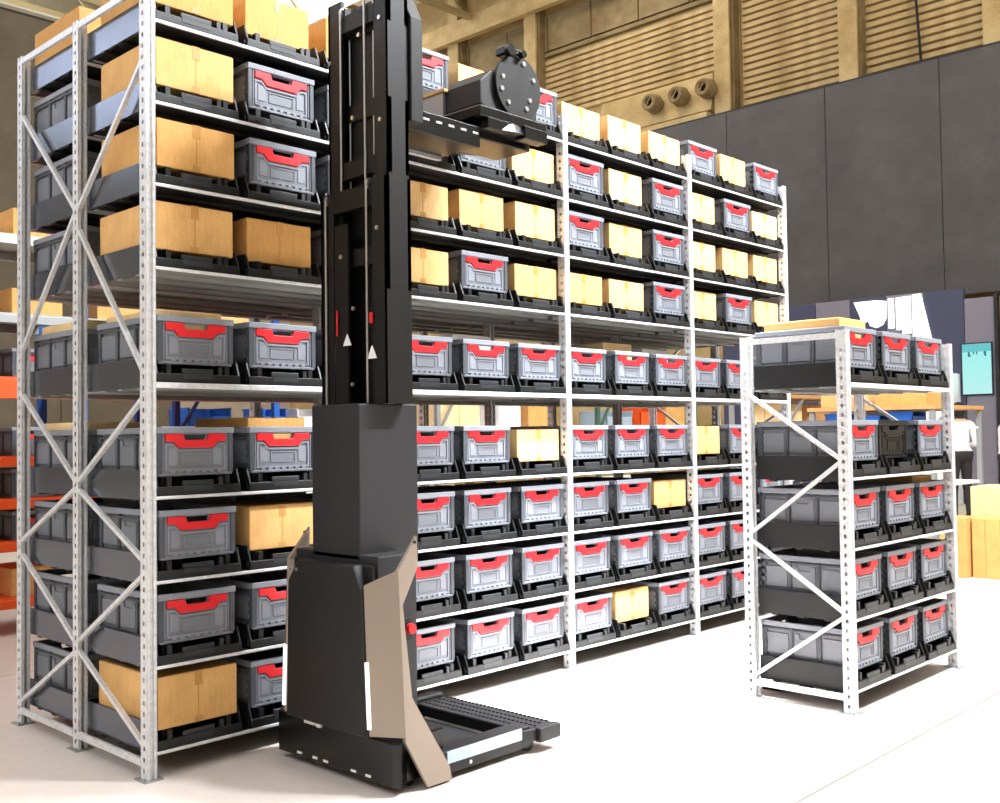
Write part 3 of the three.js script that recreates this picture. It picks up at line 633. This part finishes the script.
// ------------------------------------------------------------ stage backdrop at the far right
{
  const st = thing('booth_platform', 'low pale platform under the people at the far right', 'platform');
  part('deck', RB(12.6, 17.6, 0, .15, -6.5, 1.6, .02, 1), M.plaster, st); part('edge_trim', B(12.58, 12.6, .1, .15, -6.5, 1.6), M.zincDull, st);
  const o = thing('stage_backdrop', 'grey violet stage backdrop wall beneath the dark hanging partition', 'backdrop');
  for (let i = 0; i < 7; i++) part('panel', RB(17.1, 17.2, .15, 4.05, -7.6 + i * .72, -6.89 + i * .72, .012, 1), i % 2 ? M.purpleGrey : M.slate, o);
  part('panel', RB(17.1, 17.2, .15, 3.85, -2.56, -2.02, .012, 1), M.purpleGrey, o); part('end_post', RB(17.0, 17.2, .15, 3.9, -2.02, -1.96, .01, 1), M.black, o); part('panel', RB(17.1, 17.2, .15, 3.85, -1.96, .2, .012, 1), M.creamDark, o);
  part('plinth', RB(16.6, 17.1, .15, 2.5, -3.4, -2.66, .01, 1), M.white, o);
  const sg = thing('stage_sign', 'white illuminated sign with rounded and upright strokes above the low rack', 'sign', [17.04, 0, 0]);
  const glow = std({ color: 0xffffff, emissive: 0xffffff, emissiveIntensity: .9, roughness: .6 });
  const Ls = [];
  const strokes = [
    [[-4.62, 3.98], [-4.2, 3.98], [-3.98, 3.95], [-3.99, 3.62], [-4.06, 3.5], [-4.18, 3.45], [-4.3, 3.5], [-4.34, 3.6], [-4.46, 3.55], [-4.5, 3.7]],
    [[-3.94, 3.99], [-3.84, 3.99], [-3.84, 3.42], [-3.94, 3.42]], [[-3.79, 3.99], [-3.7, 3.99], [-3.7, 3.38], [-3.79, 3.38]],
    [[-3.67, 4.0], [-3.52, 4.0], [-3.52, 3.3], [-3.67, 3.3]], [[-3.48, 4.02], [-3.32, 4.02], [-3.13, 3.12], [-3.48, 3.12]]];
  for (const s of strokes) part('stroke', prismX(s, 0, .05, .006), glow, sg);
  const l = new THREE.RectAreaLight(0xffffff, .9, 1.4, .5); l.position.set(17.0, 3.7, -3.85); l.rotation.y = -Math.PI / 2; l.lookAt(10, 3.7, -3.85); scene.add(l);
  const sc = thing('teal_screen', 'teal display screen low on the stage backdrop at right edge', 'screen', [17.05, 0, 0]);
  part('bezel', RB(0, .04, 2.1, 3.04, -2.62, -2.08, .008, 1), M.black, sc);
  const n = 64;
  const scrT = tex(n, (u, v) => { const band = v > .74 && v < .84 && (vnoise(u * 18, v * 6, 18, 3) > .45); return band ? [40, 84, 104] : v > .84 ? [96, 190, 198] : [150 + 30 * (1 - v), 235, 232]; }, 1);
  const face = new THREE.PlaneGeometry(.5, .9); face.rotateY(-Math.PI / 2).translate(-.002, 2.57, -2.35);
  const sm = new THREE.Mesh(face, std({ color: 0x111111, emissive: 0xffffff, emissiveMap: scrT, emissiveIntensity: .9, roughness: .4 })); sm.name = 'display'; sc.add(sm);
  const l2 = new THREE.RectAreaLight(0x99eee8, .8, .5, .9); l2.position.set(17.03, 2.57, -2.35); l2.lookAt(10, 2.57, -2.35); scene.add(l2);
}

// ------------------------------------------------------------ people
function person(label, pos, turn, H, pose) {
  const o = thing('person', label, 'person', pos); o.rotation.y = turn;
  const k = H / 1.75, J = (x, y, z) => V(x * k, y * k, z * k);
  const bones = [];
  const cap = (a, b, ra, rb) => bones.push([a, b, ra * k, rb * k]);
  cap(J(0, .98, 0), J(0, 1.2, .01), .13, .13); cap(J(0, 1.2, .01), J(0, 1.4, .0), .135, .13); cap(J(-.13, 1.41, 0), J(.13, 1.41, 0), .075, .075); cap(J(-.06, .97, 0), J(.06, .97, 0), .13, .13);
  cap(J(0, 1.42, 0), J(0, 1.54, .015), .055, .05); cap(J(0, 1.6, .015), J(0, 1.66, .01), .085, .095); cap(J(0, 1.565, .06), J(0, 1.585, .07), .04, .035); cap(J(0, 1.61, .1), J(0, 1.59, .112), .012, .014);
  for (const s of [-1, 1]) {
    cap(J(s * .085, .92, 0), J(s * .1, .5, .015), .09, .062); cap(J(s * .1, .5, .015), J(s * .11, .09, -.015), .06, .042); cap(J(s * .11, .05, -.03), J(s * .125, .035, .13), .04, .033);
    cap(J(s * .185, 1.4, 0), J(s * .235, 1.13, -.01), .052, .042); cap(J(s * .235, 1.13, -.01), J(s * (pose ? .16 : .24), pose ? 1.08 : .88, pose ? .2 : .06), .04, .03);
    cap(J(s * (pose ? .16 : .24), pose ? 1.08 : .88, pose ? .2 : .06), J(s * (pose ? .13 : .24), pose ? 1.08 : .8, pose ? .27 : .08), .03, .026); cap(J(s * .095, 1.63, .01), J(s * .1, 1.6, .005), .014, .012);
  }
  const R = 84, S = 1.0 * k, mc = new MarchingCubes(R, new THREE.MeshBasicMaterial(), false, false, 300000);
  mc.isolation = 0; const cy = .9 * k, p = V(0, 0, 0), pa = V(0, 0, 0), ba = V(0, 0, 0);
  for (let z = 0; z < R; z++) for (let y = 0; y < R; y++) for (let x = 0; x < R; x++) {
    p.set((x - R / 2) / (R / 2) * S, (y - R / 2) / (R / 2) * S + cy, (z - R / 2) / (R / 2) * S);
    let d = 9;
    if (Math.abs(p.x) < .36 * k && Math.abs(p.z) < .4 * k) for (const [a, b, ra, rb] of bones) {
      ba.copy(b).sub(a); pa.copy(p).sub(a); const t = Math.max(0, Math.min(1, pa.dot(ba) / ba.lengthSq()));
      const q = pa.addScaledVector(ba, -t).length() - (ra + (rb - ra) * t), h = Math.max(.025 - Math.abs(d - q), 0) / .025;
      d = Math.min(d, q) - h * h * .025 / 4;
    }
    mc.field[x + y * R + z * R * R] = -d;
  }
  mc.update();
  const nV = mc.count, g = new THREE.BufferGeometry();
  const P = new Float32Array(nV * 3), N = new Float32Array(nV * 3), C = new Float32Array(nV * 3), c = new THREE.Color();
  for (let i = 0; i < nV; i++) {
    const x = mc.positionArray[3 * i] * S, y = mc.positionArray[3 * i + 1] * S + cy, z = mc.positionArray[3 * i + 2] * S;
    P.set([x, y, z], 3 * i); N.set([mc.normalArray[3 * i], mc.normalArray[3 * i + 1], mc.normalArray[3 * i + 2]], 3 * i);
    const h = y / k;
    if (h < .085) c.set(0x1a1a1c); else if (h < 1.02 && Math.abs(x) < .2 * k) c.set(0x2a2626); else if (h > 1.5 && (z < .02 * k || h > 1.69)) c.set(0x1b1613); else if (h > 1.47 || (h < 1.0) || (pose && h < 1.13 && z > .12 * k)) c.set(0xc99a7c); else c.set(0xf0eeee);
    C.set([c.r, c.g, c.b], 3 * i);
  }
  g.setAttribute('position', new THREE.BufferAttribute(P, 3)); g.setAttribute('normal', new THREE.BufferAttribute(N, 3)); g.setAttribute('color', new THREE.BufferAttribute(C, 3));
  const m = new THREE.Mesh(g, std({ vertexColors: true, roughness: .8 })); m.name = 'body'; o.add(m);
}
person('person in white shirt and dark trousers standing with back turned', [13.64, .15, -1.44], Math.PI * .75, 1.75, true);
person('person in white shirt cut off by the right edge of the picture', [14.12, .15, -.93], Math.PI * .2, 1.66, true);

scene.traverse(o => { if (o.isMesh) { o.castShadow = true; o.receiveShadow = true; } });
renderer.render(scene, camera);
